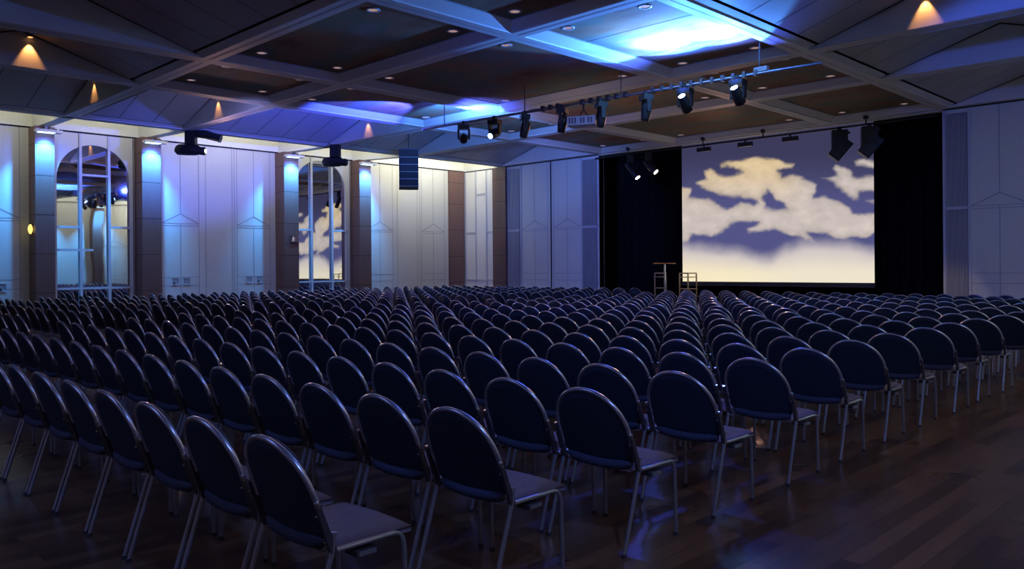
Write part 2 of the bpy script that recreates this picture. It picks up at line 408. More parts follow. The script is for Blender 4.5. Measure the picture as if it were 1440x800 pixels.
# dim exit sign on the third pillar, running figure and door
r = empty('exit_sign', (UL + .605, 14.2, 2.50), 'small dim exit sign with running figure on brown pillar', 'sign')
h = MB(); h.box((0, -.14, -.12), (.02, .16, .12), 'clamp'); h.build('plate', r)
h = MB(); X = .024
h.box((.02, .05, -.09), (X, .07, .07), 'signred'); h.box((.02, .12, -.09), (X, .14, .07), 'signred'); h.box((.02, .05, .07), (X, .14, .085), 'signred'); h.build('door_symbol', r)
h = MB()
h.box((.02, -.045, .035), (X, -.015, .07), 'signwhite')
for p in ([(-.05, .03), (-.01, .03), (-.03, -.03), (-.06, -.03)], [(-.06, -.03), (-.035, -.03), (-.07, -.09), (-.09, -.09)], [(-.045, -.03), (-.02, -.03), (.01, -.08), (-.01, -.09)],
          [(-.01, .025), (.03, -.005), (.025, -.02), (-.02, .005)], [(-.05, .03), (-.085, .0), (-.075, -.01), (-.045, .012)]):
    h.poly([(X, q[0], q[1]) for q in p], 'signwhite')
h.build('running_figure', r)

# recessed pulls on the white doors
pulls = [(10.48, 1.14, 'on the left leaf of the doors nearest the large mirror', 1), (10.83, 1.14, 'on the right leaf of the doors nearest the large mirror', 0),
         (12.90, 1.16, 'on the left leaf of the doors nearest the exit sign pillar', 0), (13.25, 1.16, 'on the right leaf of the doors nearest the exit sign pillar', 1),
         (5.86, 1.06, 'on the white doors at the left edge of the photo', 1)]
for v, z, t, dot in pulls:
    r = empty('door_pull', (UL + .008, v, z), 'square recessed door pull ' + t, 'handle', 'recessed pulls on the white doors')
    h = MB(); h.box((0, -.11, -.11), (.012, .11, -.07), 'whiteplastic'); h.box((0, -.11, .09), (.012, .11, .11), 'groove'); h.box((0, -.11, -.07), (.012, -.09, .09), 'whiteplastic'); h.box((0, .09, -.07), (.012, .11, .09), 'groove')
    h.box((0, -.09, -.07), (.004, .09, .09), 'groove'); h.build('cup', r)
    if dot:
        h = MB(); h.tube([(.004, -.03, -.05), (.02, -.03, -.05)], .03, 'black', 10); h.build('knob', r)

# arched mirrors with white lattice
def arch_mirror(V0, V1, vc, rad, zc, zb, muntins, label):
    r = empty('arched_mirror', (UL, (V0 + V1) / 2, 0), label, 'mirror', 'arched mirrors in the left wall')
    cy = (V0 + V1) / 2
    h = MB(); h.poly([(.02, vc - rad - .02 - cy, zb), (.02, vc + rad + .02 - cy, zb), (.02, vc + rad + .02 - cy, zc + rad + .03), (.02, vc - rad - .02 - cy, zc + rad + .03)], 'mirror')
    h.build('mirror_glass', r)
    h = MB(); n = 28; x0, x1 = .0, .06
    arc = [(vc - rad * math.cos(PI * k / n) - cy, zc + rad * math.sin(PI * k / n)) for k in range(n + 1)]
    top = PT - .04
    for k in range(n):
        (a0, z0), (a1, z1) = arc[k], arc[k + 1]
        h.poly([(x1, a0, z0), (x1, a1, z1), (x1, a1, top), (x1, a0, top)], 'wall')
        h.poly([(x1, a0, z0), (x0, a0, z0), (x0, a1, z1), (x1, a1, z1)], 'wall')
    h.box((x0, V0 + .02 - cy, .0), (x1, vc - rad - cy, top), 'wall'); h.box((x0, vc + rad - cy, .0), (x1, V1 - .02 - cy, top), 'wall')
    h.box((x0, vc - rad - cy, 0), (x1, vc + rad - cy, zb), 'wall')
    for s in (-1, 1):
        e = V0 + .04 if s < 0 else V1 - .06
        h.box((x1, e - cy, 0), (x1 + .01, e + .02 - cy, top), 'gap')
    h.build('arched_surround', r)
    for q in muntins:
        h = MB()
        if q[0] == 'v': h.box((x1 + .002, q[1] - .035 - cy, q[2]), (x1 + .045, q[1] + .035 - cy, q[3]), 'frame')
        elif q[0] == 'h': h.box((x1 + .004, q[2] - cy, q[1] - .03), (x1 + .04, q[3] - cy, q[1] + .03), 'frame')
        h.build('lattice_bar', r)
arch_mirror(6.99, 9.29, 8.17, .98, 4.08, .55,
    [('v', 7.80, .3, PT - .05), ('v', 8.56, .3, PT - .05), ('h', 4.20, 7.80, 8.56), ('h', 2.72, 7.1, 7.80), ('h', 2.74, 8.56, 9.2), ('h', 2.08, 7.1, 8.12), ('h', 1.0, 7.05, 9.22)],
    'tall arched mirror with white lattice bars between the two leftmost pillars')
arch_mirror(14.39, 16.83, 15.58, 1.02, 4.25, .55,
    [('v', 15.20, .3, PT - .05), ('v', 16.02, .3, PT - .05), ('h', 2.84, 14.5, 15.20), ('h', 2.84, 16.02, 16.7), ('h', 1.05, 14.5, 16.72)],
    'arched mirror reflecting the cloud screen, beside the exit sign pillar')

# ------------------------------------------------------------------ stage wall
OL, OR_ = -17.85, -6.80        # stage opening
b = MB()
b.box((UL, VF, 0), (OL, VF + .25, 6.5), 'wall')
b.box((OR_, VF, 0), (UR, VF + .25, 6.5), 'wall')
b.box((OL, VF, HB - .02), (OR_, VF + .25, 6.5), 'paint')
P = lambda a, z: (a, VF - .006, z)
PT2 = HB - .03
for c in (-20.93, -19.32): lines_module(b, P, c, .66, PT2)
for c in (-5.54, -4.05, -.5, 1.0): lines_module(b, P, c, .64, PT2)
b.box((UL, VF - .03, PT2), (OL, VF, PT2 + .03), 'gap'); b.box((OR_, VF - .03, PT2), (UR, VF, PT2 + .03), 'gap')
b.box((-20.13, VF - .012, 0), (-20.08, VF, PT2), 'gap')
for u in (OL - .06, OR_): b.box((u, VF - .03, 0), (u + .06, VF + .26, HB - .03), 'frame')
for u in (-21.68, -18.68, -6.22): b.box((u, VF - .02, 0), (u + .06, VF, PT2), 'frame')
b.box((UL, VF - .004, PT), (-23.1, VF, 6.5), 'cove')
struct(b.build('wall_stage'), 'white stage wall with tall panels beside the black opening')

# slatted grilles each side of the opening
def grille(u0, u1, label):
    r = empty('slatted_grille', ((u0 + u1) / 2, VF - .03, 0), label, 'grille', 'slatted grilles in the stage wall')
    w = (u1 - u0) / 2
    h = MB(); h.box((-w, .012, .05), (w, .022, PT2 - .1), 'clamp'); h.build('backing', r)
    n = 13; h = MB()
    for k in range(n):
        x = -w + (k + .5) * 2 * w / n
        h.box((x - .012, -.008, .05), (x + .012, .012, PT2 - .1), 'slat')
    h.build('slats', r)
    h = MB(); h.box((-w, -.014, 2.86), (w, .012, 2.93), 'frame'); h.build('mid_rail', r)
    for z in (.65, 1.3, 1.9, 3.6, 4.3, 4.9):
        h.box((-w, -.01, z), (w, .012, z + .02), 'slat')
grille(-22.30, -21.70, 'narrow slatted grille beside the brown pillar left of the stage')
grille(-18.60, -17.95, 'slatted grille at the left edge of the black stage opening')
grille(-6.72, -6.24, 'slatted grille at the right edge of the black stage opening')
# brown pillar and white lattice panel in the front corner
b = MB(); b.box((-23.08, VF - .12, 0), (-22.36, VF - .008, PT - .03), 'pillar')
for z in (.9, 1.95, 3.0, 4.05, 4.9): b.box((-23.082, VF - .122, z), (-22.358, VF - .01, z + .012), 'gap')
tag(b.build('pillar'), 'brown pillar right of the white lattice panel, nearest the stage', 'pillar', 'brown pillars along the left wall')
r = empty('lattice_panel', (-23.93, VF - .02, 0), 'white lattice panel between the two corner pillars', 'panel')
h = MB(); h.box((-.82, .0, .1), (.83, .012, PT - .06), 'cove'); h.build('back_panel', r)
for x in (-.80, -.20, .42): 
    h = MB(); h.box((x - .03, -.04, .1), (x + .03, 0, PT - .05), 'frame'); h.build('lattice_bar', r)
for z, x0, x1 in ((4.42, -.20, .42), (2.90, -.8, -.2), (2.90, .42, .83), (1.0, -.8, .83)):
    h = MB(); h.box((x0, -.035, z - .03), (x1, 0, z + .03), 'frame'); h.build('lattice_bar', r)

# ------------------------------------------------------------------ stage
b = MB()
b.box((OL - 1.5, VF + .26, 0), (OR_ + 1.5, 27, .50), 'blackmatte')
b.box((OL - 1.5, 27, 0), (OR_ + 1.5, 27.2, 6.5), 'blackmatte')
for u in (OL - 1.6, OR_ + 1.5): b.box((u, VF + .26, 0), (u + .1, 27.2, 6.5), 'blackmatte')
b.box((OL - 1.6, VF + .26, 6.3), (OR_ + 1.6, 27.2, 6.5), 'blackmatte')
struct(b.build('trim_1'), 'black stage house and platform')
def drape(u0, u1, v, z0, z1, label):
    b = MB(); n = int((u1 - u0) / .05); vs = []
    for k in range(n + 1):
        u = u0 + (u1 - u0) * k / n; y = v + .07 * math.sin(k * .9) + .03 * math.sin(k * .37)
        vs += [(u, y, z0), (u, y, z1)]
    b.faces(vs, [(2*k, 2*k+2, 2*k+3, 2*k+1) for k in range(n)], 'drape', True)
    vs2 = [(x, y + .03, z) for x, y, z in vs]
    b.faces(vs2, [(2*k+1, 2*k+3, 2*k+2, 2*k) for k in range(n)], 'drape', True)
    return tag(b.build('stage_curtain'), label, 'curtain', 'black stage curtains')
drape(OL - 1.3, -15.45, 24.35, .5, 6.2, 'black curtain left of the cloud screen, behind the bar table')
drape(-9.30, OR_ + 1.3, 24.35, .5, 6.2, 'black curtain right of the cloud screen')

# projection screen with a sky of clouds
SU0, SU1, SZ0, SZ1, SV = -15.58, -9.15, .97, 5.66, 24.0
def sstep(a, b_, x):
    t = max(0, min(1, (x - a) / (b_ - a))); return t * t * (3 - 2 * t)
CA = [(245,180),(300,155),(385,140),(450,145),(520,145),(545,165),(595,172),(575,195),(535,198),(515,205),(530,240),(580,225),(620,232),(650,255),(695,270),(685,310),(680,335),(730,325),
 (790,345),(850,375),(868,410),(960,400),(985,400),(985,480),(930,520),(870,525),(815,533),(760,520),(700,500),(650,505),(685,545),(630,540),(560,510),(500,480),(450,490),(375,490),(365,470),(400,460),
 (430,450),(395,440),(350,440),(320,445),(290,480),(230,505),(180,510),(120,510),(100,545),(62,550),(40,550),(40,280),(100,280),(105,330),(170,335),(220,350),(265,385),(340,355),(395,365),(410,345),(330,335),
 (245,325),(180,300),(130,265),(140,250),(180,240),(165,200),(200,195),(240,225),(300,225),(345,215),(310,190),(250,190)]
CH = [(440,340),(470,300),(500,340),(545,355),(560,388),(500,385),(445,370)]
CB = [(720,245),(790,235),(770,195),(790,182),(850,205),(870,235),(985,235),(985,310),(900,315),(885,345),(840,330),(800,305),(770,290),(765,270)]
CC = [(868,165),(900,152),(985,155),(985,198),(915,185),(875,182)]
CD = [(920,345),(985,335),(985,366)]
def sdf(poly, x, y):
    d = 1e9; ins = False; n = len(poly); j = n - 1
    for i in range(n):
        ax, ay = poly[j]; bx, by = poly[i]; ex, ey = bx - ax, by - ay; wx, wy = x - ax, y - ay
        t = max(0, min(1, (wx * ex + wy * ey) / (ex * ex + ey * ey))); dx, dy = wx - ex * t, wy - ey * t
        d = min(d, dx * dx + dy * dy)
        if (ay > y) != (by > y) and x < ax + (y - ay) * ex / (ey or 1e-9): ins = not ins
        j = i
    return math.sqrt(d) if ins else -math.sqrt(d)
def interp(pts, x):
    for (x0, y0), (x1, y1) in zip(pts, pts[1:]):
        if x <= x1: return y0 + (y1 - y0) * sstep(x0, x1, x)
    return pts[-1][1]
def lin(c): return [((q / 255 + .055) / 1.055) ** 2.4 for q in c]
def mixc(a, b_, t): return [p + (q - p) * t for p, q in zip(a, b_)]
def sky(px, py):
    X, Y = (px - 940) / .3, (py - 180) / .3
    nx = noise.fractal(Vector((X * .012, Y * .018, 3.1)), .9, 2.1, 4); ny = noise.fractal(Vector((X * .012 + 9, Y * .018, 7.7)), .9, 2.1, 4)
    n3 = noise.fractal(Vector((X * .02, Y * .03, 1.7)), .8, 2.0, 4)
    qx, qy = X + 15 * nx, Y + 12 * ny
    d = sdf(CA, qx, qy); d = min(d, -sdf(CH, qx, qy))
    if X > 690: d = max(d, sdf(CB, qx, qy), sdf(CC, qx, qy), sdf(CD, qx, qy))
    c = sstep(-7, 15, d)
    base = mixc(lin((58, 57, 88)), lin((82, 83, 132)), sstep(100, 420, Y))
    top = sstep(400, 150, Y) if False else 1 - sstep(150, 420, Y)
    cc = mixc(lin((205, 192, 186)), lin((226, 200, 158)), top * (1 - sstep(500, 700, X)))
    k = .84 + .16 * sstep(0, 45, d) + .10 * n3 - .08 * ny
    cc = [q * k for q in cc]
    out = mixc(base, cc, c)
    e = interp([(40, 545), (130, 565), (300, 580), (470, 615), (560, 570), (640, 548), (800, 552), (985, 585)], X) + 8 * nx
    g = sstep(e - 45, e + 45, Y)
    hz = mixc(lin((205, 195, 196)), mixc(lin((246, 232, 196)), lin((238, 228, 205)), sstep(200, 700, X)), sstep(e, 700, Y))
    return mixc(out, hz, g)
def screen():
    nx, nz = 250, 190
    vs, cols, fs = [], [], []
    for j in range(nz + 1):
        for i in range(nx + 1):
            s, t = i / nx, j / nz
            vs.append(((SU1 - SU0) * (s - .5), 0, (SZ1 - SZ0) * t))
            # picture measures follow the slant at which the projected image was surveyed
            w = s * .84 / (1 - .16 * s)
            px = 960 + 268 * w; yb = 397 + 3 * w; yt = 204 - 33 * w
            cols.append(sky(px, yb + (yt - yb) * t) + [1])
    for j in range(nz):
        for i in range(nx):
            a = j * (nx + 1) + i; fs.append((a, a + 1, a + nx + 2, a + nx + 1))
    me = bpy.data.meshes.new('picture'); me.from_pydata(vs, [], fs)
    at = me.color_attributes.new('picture', 'FLOAT_COLOR', 'POINT')
    at.data.foreach_set('color', [c for q in cols for c in q])
    m, nt, bs = new_mat('lit_projection_screen'); bs.inputs['Base Color'].default_value = (.02, .02, .02, 1); bs.inputs['Roughness'].default_value = .9
    an = nt.nodes.new('ShaderNodeAttribute'); an.attribute_name = 'picture'
    nt.links.new(an.outputs['Color'], bs.inputs['Emission Color']); bs.inputs['Emission Strength'].default_value = 1.0
    me.materials.append(m)
    r = empty('projection_screen', ((SU0 + SU1) / 2, SV, SZ0), 'large projection screen showing cream clouds in a blue sky', 'screen')
    o = bpy.data.objects.new('picture', me); COL.objects.link(o); o.parent = r
    w = (SU1 - SU0) / 2
    h = MB(); h.box((-w, .01, 0), (w, .03, SZ1 - SZ0), 'blackmatte'); h.build('backing', r)
    h = MB(); h.box((-w - .02, -.03, -.14), (w + .02, .05, -.01), 'clamp'); h.build('bottom_batten', r)
screen()

# bar table and stools on the stage
FZ = .50
r = empty('bar_table', (-15.57, 22.9, FZ), 'tall round bar table with thin wooden top on stage', 'table')
h = MB(); h.tube([(0, 0, 1.07), (0, 0, 1.095), (0, 0, 1.10)], [.36, .37, .35], 'woodtop', 28); h.build('tabletop', r)
h = MB(); h.tube([(0, 0, .03), (0, 0, 1.07)], .032, 'chrome', 14); h.build('column', r)
h = MB(); h.tube([(0, 0, 0), (0, 0, .02), (0, 0, .05)], [.24, .24, .05], 'chrome', 24); h.build('base', r)
def stool(x, y, rz, label):
    r = empty('bar_stool', (x, y, FZ), label, 'stool', 'square framed bar stools on the stage', rz)
    w = .19
    h = MB(); h.box((-w - .01, -w - .01, .74), (w + .01, w + .01, .78), 'bronze'); h.build('seat', r)
    for sx in (-1, 1):
        for sy in (-1, 1):
            h = MB(); h.box((sx * w - .017, sy * w - .017, 0), (sx * w + .017, sy * w + .017, .74), 'bronze'); h.build('leg', r)
    for z in (.24, .62):
        for k in range(4):
            h = MB(); m_ = Matrix.Rotation(k * PI / 2, 4, 'Z'); h.box((-w, w - .012, z), (w, w + .012, z + .025), 'bronze', m_); h.build('footrest', r)
stool(-16.15, 23.5, .60, 'bar stool standing behind the tall table, left of its column')
stool(-14.73, 23.0, -.22, 'bar stool in front of the lower left corner of the screen')

# ------------------------------------------------------------------ pipes and lamps
def moving_head(name, loc, tilt, pan, lens, label, group, size=1.0, drop=.16, beams=()):
    r = empty(name, loc, label, 'stage light', group, pan)
    h = MB(); h.box((-.16, -.12, -.12), (.16, .12, -.0), 'black'); h.tube([(0, 0, 0), (0, 0, drop)], .03, 'black', 8); h.box((-.04, -.05, drop - .04), (.04, .05, drop + .05), 'black'); h.build('base', r)
    for s in (-1, 1):
        h = MB(); h.box((s * .15 - .025, -.05, -.40), (s * .15 + .025, .05, -.12), 'black'); h.build('yoke', r)
    mt = Matrix.Translation((0, 0, -.36)) @ Matrix.Rotation(tilt, 4, 'X')
    q = [(0, -.20, 0), (0, -.16, 0), (0, 0, 0), (0, .12, 0), (0, .22, 0), (0, .24, 0)]
    h = MB(); h.tube([mt @ Vector(p) for p in q], [.07, .12, .125, .11, .10, .085], 'black', 14); hd = h.build('head', r)
    h = MB(); h.tube([mt @ Vector((0, .236, 0)), mt @ Vector((0, .244, 0))], .078, lens, 14); h.build('lens', hd)
    r.scale = (size,) * 3
    M4 = Matrix.Translation(loc) @ Matrix.Rotation(pan, 4, 'Z') @ Matrix.Scale(size, 4) @ mt
    p, d = M4 @ Vector((0, .27, 0)), (M4.to_3x3() @ Vector((0, 1, 0))).normalized()
    for power, col, deg, blend in beams:
        spot('head_beam', p, p + d, power, col, deg, blend, .03)
    return r
# ceiling pipe with moving heads and projector
def on_pipe(u): return 12.80 + (u + 15.63) * .076, 4.92
b = MB(); b.tube([(-15.75, on_pipe(-15.75)[0], 4.92), (-6.0, on_pipe(-6.0)[0], 4.92)], .03, 'steel', 10)
pipe = tag(b.build('lighting_pipe'), 'long lighting pipe under the ceiling carrying the moving heads', 'lighting pipe')
for k in range(24):
    u = -12.0 + k * .21; y = on_pipe(u)[0]
    if k in (3, 4, 11, 12): continue
    h = MB(); h.box((u - .03, y - .045, 4.88), (u + .03, y + .045, 4.99), 'clamp'); h.build('clamp', pipe)
for u in (-15.0, -12.5, -10.0, -7.1):
    h = MB(); h.tube([(u, on_pipe(u)[0], 4.93), (u, on_pipe(u)[0], 5.50)], .012, 'clamp', 6); h.build('hanger', pipe)
h = MB(); h.box((-7.2, 13.42, 4.95), (-6.95, 13.52, 5.03), 'whiteplastic'); h.build('coupler', pipe)
heads = [(-14.36, .50, .75, 'lensup', 'leftmost small moving head on the ceiling pipe'),
         (-13.39, -.45, 3.35, 'lensdim', 'moving head with pale lit lens, second from left on the pipe'),
         (-12.50, -1.35, 2.5, 'black', 'unlit moving head, third from left on the ceiling pipe'),
         (-11.47, -1.4, 2.0, 'black', 'unlit moving head touching the left end of the projector'),
         (-10.48, -1.45, 2.6, 'black', 'unlit moving head just right of the projector'),
         (-9.42, -1.4, 2.6, 'black', 'unlit moving head just left of the two glaring blue lamps'),
         (-8.57, .80, 3.24, 'lens', 'glaring blue moving head, left of the two lit ones'),
         (-7.51, .80, 3.14, 'lens', 'glaring blue moving head, right of the two lit ones')]
for u, tilt, pan, lens, lab in heads:
    y = on_pipe(u)[0]
    bm = {'lens': [(400, (0.06, 0.13, 1.0), 165, 1.0), (900, (0.07, 0.31, 1.0), 106, .14), (1600, (0.20, 0.52, 1.0), 66, .9)], 'lensdim': [(60, (0.07, 0.26, 1.0), 46, .8)], 'lensup': [(1000, (0.08, 0.30, 1.0), 84, .35), (380, (0.06, 0.10, 1.0), 150, 1.0)]}.get(lens, ())
    moving_head('moving_head_light', (u, y, 4.86), tilt, pan, lens, lab, 'moving heads on the ceiling pipe', .84, .06, bm)
# projector
y = on_pipe(-10.8)[0]
r = empty('projector', (-10.93, y, 4.52), 'white video projector hanging from the ceiling pipe', 'projector', None, .45)
h = MB(); h.box((-.30, -.22, -.09), (.30, .22, .09), 'whiteplastic'); h.build('housing', r)
h = MB()
for x in (-.26, -.20, -.14, -.02, .04, .14, .20):
    h.box((x, -.226, -.06), (x + .035, -.22, .06), 'clamp')
h.build('rear_vents', r)
h = MB(); h.tube([(.22, .22, .0), (.22, .30, 0)], .06, 'black', 14); h.build('lens', r)
h = MB(); h.tube([(-.12, 0, .09), (0, 0, .25)], .012, 'black', 6); h.tube([(.12, 0, .09), (0, 0, .25)], .012, 'black', 6); h.tube([(0, 0, .25), (0, 0, .42)], .02, 'black', 8); h.build('mount', r)

# large scanners hanging from the outer beam on the left
def scanner(loc, pan, arm, label):
    r = empty('profile_spotlight', loc, label, 'stage light', 'black spotlights under the left beam', pan)
    h = MB(); h.box((-.14, -.11, -.38), (.14, .11, 0), 'black'); h.build('stem', r)
    h = MB(); h.tube([(-.42, 0, -.50), (-.36, 0, -.52), (-.1, 0, -.53), (.16, 0, -.54), (.24, 0, -.56), (.36, 0, -.57), (.40, 0, -.57)], [.10, .15, .16, .15, .11, .12, .10], 'black', 14); hd = h.build('head', r)
    h = MB(); h.tube([(.398, 0, -.57), (.408, 0, -.57)], .055, 'lenswhite' if arm else 'clamp', 12); h.build('lens', hd)
    if arm:
        h = MB(); h.tube([(-.0, .0, -.06), (.4, .02, -.10), (.75, .03, -.20), (.82, .03, -.22)], [.10, .12, .11, .12], 'black', 12); h.build('second_lamp', r)
scanner((-22.5, 9.95, HB), .80, True, 'black double spotlight hanging in front of the pillar right of the large mirror')
scanner((-22.02, 14.35, HB), .45, False, 'black spotlight hanging above the smaller arched mirror')

# line array of five cabinets
def line_array(loc, n, rz, tilt, label, m, w=.64, hh=.24, dd=.42, step=.10):
    r = empty('line_array_speaker', loc, label, 'loudspeaker', 'hanging loudspeaker arrays', rz)
    h = MB(); h.box((-w * .42, -.14, -.05), (w * .42, .14, .0), 'clamp'); h.tube([(0, 0, 0), (0, 0, .50)], .02, 'clamp', 8); h.build('flying_frame', r)
    y, z, a = 0.0, -.05, 0.0
    for k in range(n):
        mt = Matrix.Translation((0, y, z)) @ Matrix.Rotation(-a, 4, 'X')
        h = MB()
        f = [(-w/2, -dd/2, 0), (w/2, -dd/2, 0), (w/2, dd/2, -.03), (-w/2, dd/2, -.03), (-w/2, -dd/2, -hh), (w/2, -dd/2, -hh), (w/2, dd/2, -hh + .03), (-w/2, dd/2, -hh + .03)]
        h.faces([mt @ Vector(p) for p in f], [(0,1,2,3),(7,6,5,4),(4,5,1,0),(5,6,2,1),(6,7,3,2),(7,4,0,3)], m)
        c = h.build('cabinet', r)
        h = MB(); h.box((-w/2 + .01, -dd/2 - .006, -hh - .008), (w/2 - .01, -dd/2 + .01, -hh + .006), 'whiteplastic', mt); h.build('seam', c)
        z -= hh * math.cos(a) + .006; y += hh * math.sin(a) * 1.0; a += step
    return r
line_array((-21.0, 16.45, HB - .03), 5, .92, .06, 'curved stack of five loudspeaker cabinets hanging over the left seats', 'speakerblue', .62, .245, .42, .07)
# stage pipe with hanging lamps
b = MB(); b.tube([(OL + .05, 22.05, 5.22), (OR_ - .05, 22.05, 5.22)], .028, 'black', 10)
sp = tag(b.build('stage_pipe'), 'black lighting pipe along the top of the stage opening', 'lighting pipe')
for u in (-16.4, -13.55, -11.55, -8.6):
    h = MB(); h.tube([(u, 22.05, 5.22), (u, 22.05, 5.46)], .02, 'black', 8); h.box((u - .05, 22.0, 5.36), (u + .05, 22.1, 5.46), 'black'); h.build('hanger', sp)
for k, (u, t) in enumerate(((-13.52, 'leftmost'), (-12.12, 'middle'), (-10.72, 'right'))):
    r = empty('work_light', (u, 22.05, 5.16), 'small flat black lamp over the screen top, %s of three' % t, 'stage light', 'flat lamps above the screen')
    h = MB(); h.box((-.22, -.06, -.14), (.22, .06, -.02), 'black'); h.build('housing', r)
    h = MB(); h.box((-.20, -.055, -.145), (.20, .055, -.14), 'clamp'); h.build('glass', r)
    h = MB(); h.box((-.02, -.02, -.03), (.02, .02, .045), 'black'); h.build('bracket', r)
def hung_speaker(u, v, rz, label):
    r = empty('stage_loudspeaker', (u, v, 5.14), label, 'loudspeaker', 'black loudspeakers over the right of the screen', rz)
    h = MB(); h.box((-.20, -.16, -.50), (.20, .16, 0), 'black'); h.box((-.05, -.05, 0), (.05, .05, .10), 'black'); h.box((.20, -.03, -.10), (.27, .03, -.04), 'black'); h.build('upper_cabinet', r)
    mt = Matrix.Translation((-.02, 0, -.56)) @ Matrix.Rotation(.70, 4, 'Y')
    h = MB(); h.box((-.17, -.15, -.24), (.17, .15, .36), 'black', mt); h.build('lower_cabinet', r)
    h = MB(); h.box((-.13, -.156, -.20), (.13, -.15, .30), 'speakerblue', mt); h.build('grille', r)
hung_speaker(-9.30, 22.02, .5, 'angled black loudspeaker in front of the upper right of the screen')
hung_speaker(-8.50, 22.02, .5, 'angled black loudspeaker at the right edge of the screen')
def par(u, v, z, label, tgt):
    r = empty('lit_spotlight', (u, v, 5.16), label, 'stage light', 'lit spotlights left of the screen', .78)
    h = MB(); h.box((-.10, -.08, -.25), (.10, .08, .02), 'black'); h.build('clamp', r)
    a = Vector((-.10, .06, -.25)); e = Vector((.22, -.16, z - 5.16))
    h = MB(); h.tube([a, a.lerp(e, .5), a.lerp(e, .95), e], [.09, .12, .12, .11], 'black', 12); hd = h.build('barrel', r)
    d = (e - a).normalized()
    h = MB(); h.tube([e + d * .002, e + d * .012], .085, 'lenswhite', 14); h.build('lens', hd)
    spot('stage_beam', Vector((u, v, 5.16)) + e + d * .05, tgt, 1800 if tgt[0] > -10 else 260, (1.0, .74, .48), 15 if tgt[0] > -10 else 34, 1.0, .05)
par(-16.28, 22.0, 4.42, 'lit white spotlight left of the screen, lower of the pair', (-15.4, 22.8, .9))
par(-15.56, 22.0, 4.54, 'lit white spotlight left of the screen, higher of the pair', (-7.0, 22.4, .9))

# recessed downlights in the painted coffers
LU = [-17.05, -15.42, -14.02, -10.50, -9.02, -7.45]; LV = [7.55, 9.20, 10.48, 13.95, 15.10, 17.20, 18.45, 21.55]
dl = None
un = ['outer left', 'second', 'third', 'fourth', 'fifth', 'outer right']; vn = ['nearest', 'second', 'third', 'fourth', 'fifth', 'sixth', 'seventh', 'farthest']
for j, v in enumerate(LV):
    for i, u in enumerate(LU):
        lab = 'recessed ceiling downlight, %s lamp across in the %s lamp row toward the stage' % (un[i], vn[j])
        if dl is None:
            dl = empty('downlight', (u, v, HB + BH + .02), lab, 'ceiling light', 'recessed downlights in the painted ceiling')
            h = MB(); n = 20
            ring = [(math.cos(2*PI*k/n), math.sin(2*PI*k/n)) for k in range(n)]
            vs = [(.11*x, .11*y, -.004) for x, y in ring] + [(.11*x, .11*y, -.016) for x, y in ring] + [(.085*x, .085*y, -.016) for x, y in ring] + [(.075*x, .075*y, -.006) for x, y in ring]
            fs = [(r_*n+k, r_*n+(k+1) % n, (r_+1)*n+(k+1) % n, (r_+1)*n+k) for r_ in range(3) for k in range(n)]
            h.faces(vs, fs, 'frame', True); h.build('trim_ring', dl)
            h = MB(); h.faces([(.078*x, .078*y, -.0075) for x, y in ring], [tuple(range(n))], 'down'); h.build('lamp', dl)
        else:
            o = copy_tree(dl); o.location = (u, v, HB + BH + .02); o['label'] = lab
# amber lamps at the gable peaks
def gable_lamp(loc, d, label, power=7):
    r = empty('gable_lamp', loc, label, 'ceiling light', 'amber lamps in the gable peaks')
    h = MB(); h.tube([(0, 0, .03), (0, 0, -.02)], .055, 'clamp', 12); h.build('housing', r)
    h = MB(); h.tube([(0, 0, -.021), (0, 0, -.026)], .045, 'amberlamp', 12); h.build('lens', r)
    l = spot('amber_beam', (loc[0] + d[0] * .02, loc[1] + d[1] * .02, loc[2] - .03), (loc[0] + d[0] * -.10, loc[1] + d[1] * -.10, loc[2] - 1.0), power, AMBER, 62, 0.55, 0.012)
zr = HB + .57; um = (GU[0] + GU[1]) / 2; ur = -4.60; vm = (GV[1] + GV[2]) / 2
gl = [((um, GV[2] - .27, zr), (0, -1), 'amber lamp in the gable above the leftmost pillar bay'),
      ((um, GV[3] - .27, zr), (0, -1), 'amber lamp in the gable above the large arched mirror'),
      ((um, GV[4] - .27, zr), (0, -1), 'amber lamp in the gable left of the lit blue ceiling panel'),
      ((GU[1] + .27, 4.62, zr + .02), (1, 0), 'bright amber lamp at the far upper left of the ceiling'),
      ((ur, GV[4] - .27, zr), (0, -1), 'amber lamp in the gable at the upper right of the ceiling')]
for loc, d, lab in gl: gable_lamp(loc, (d[0], d[1]), lab, 22 if 'bright' not in lab and 'right of the ceiling' not in lab else 40)

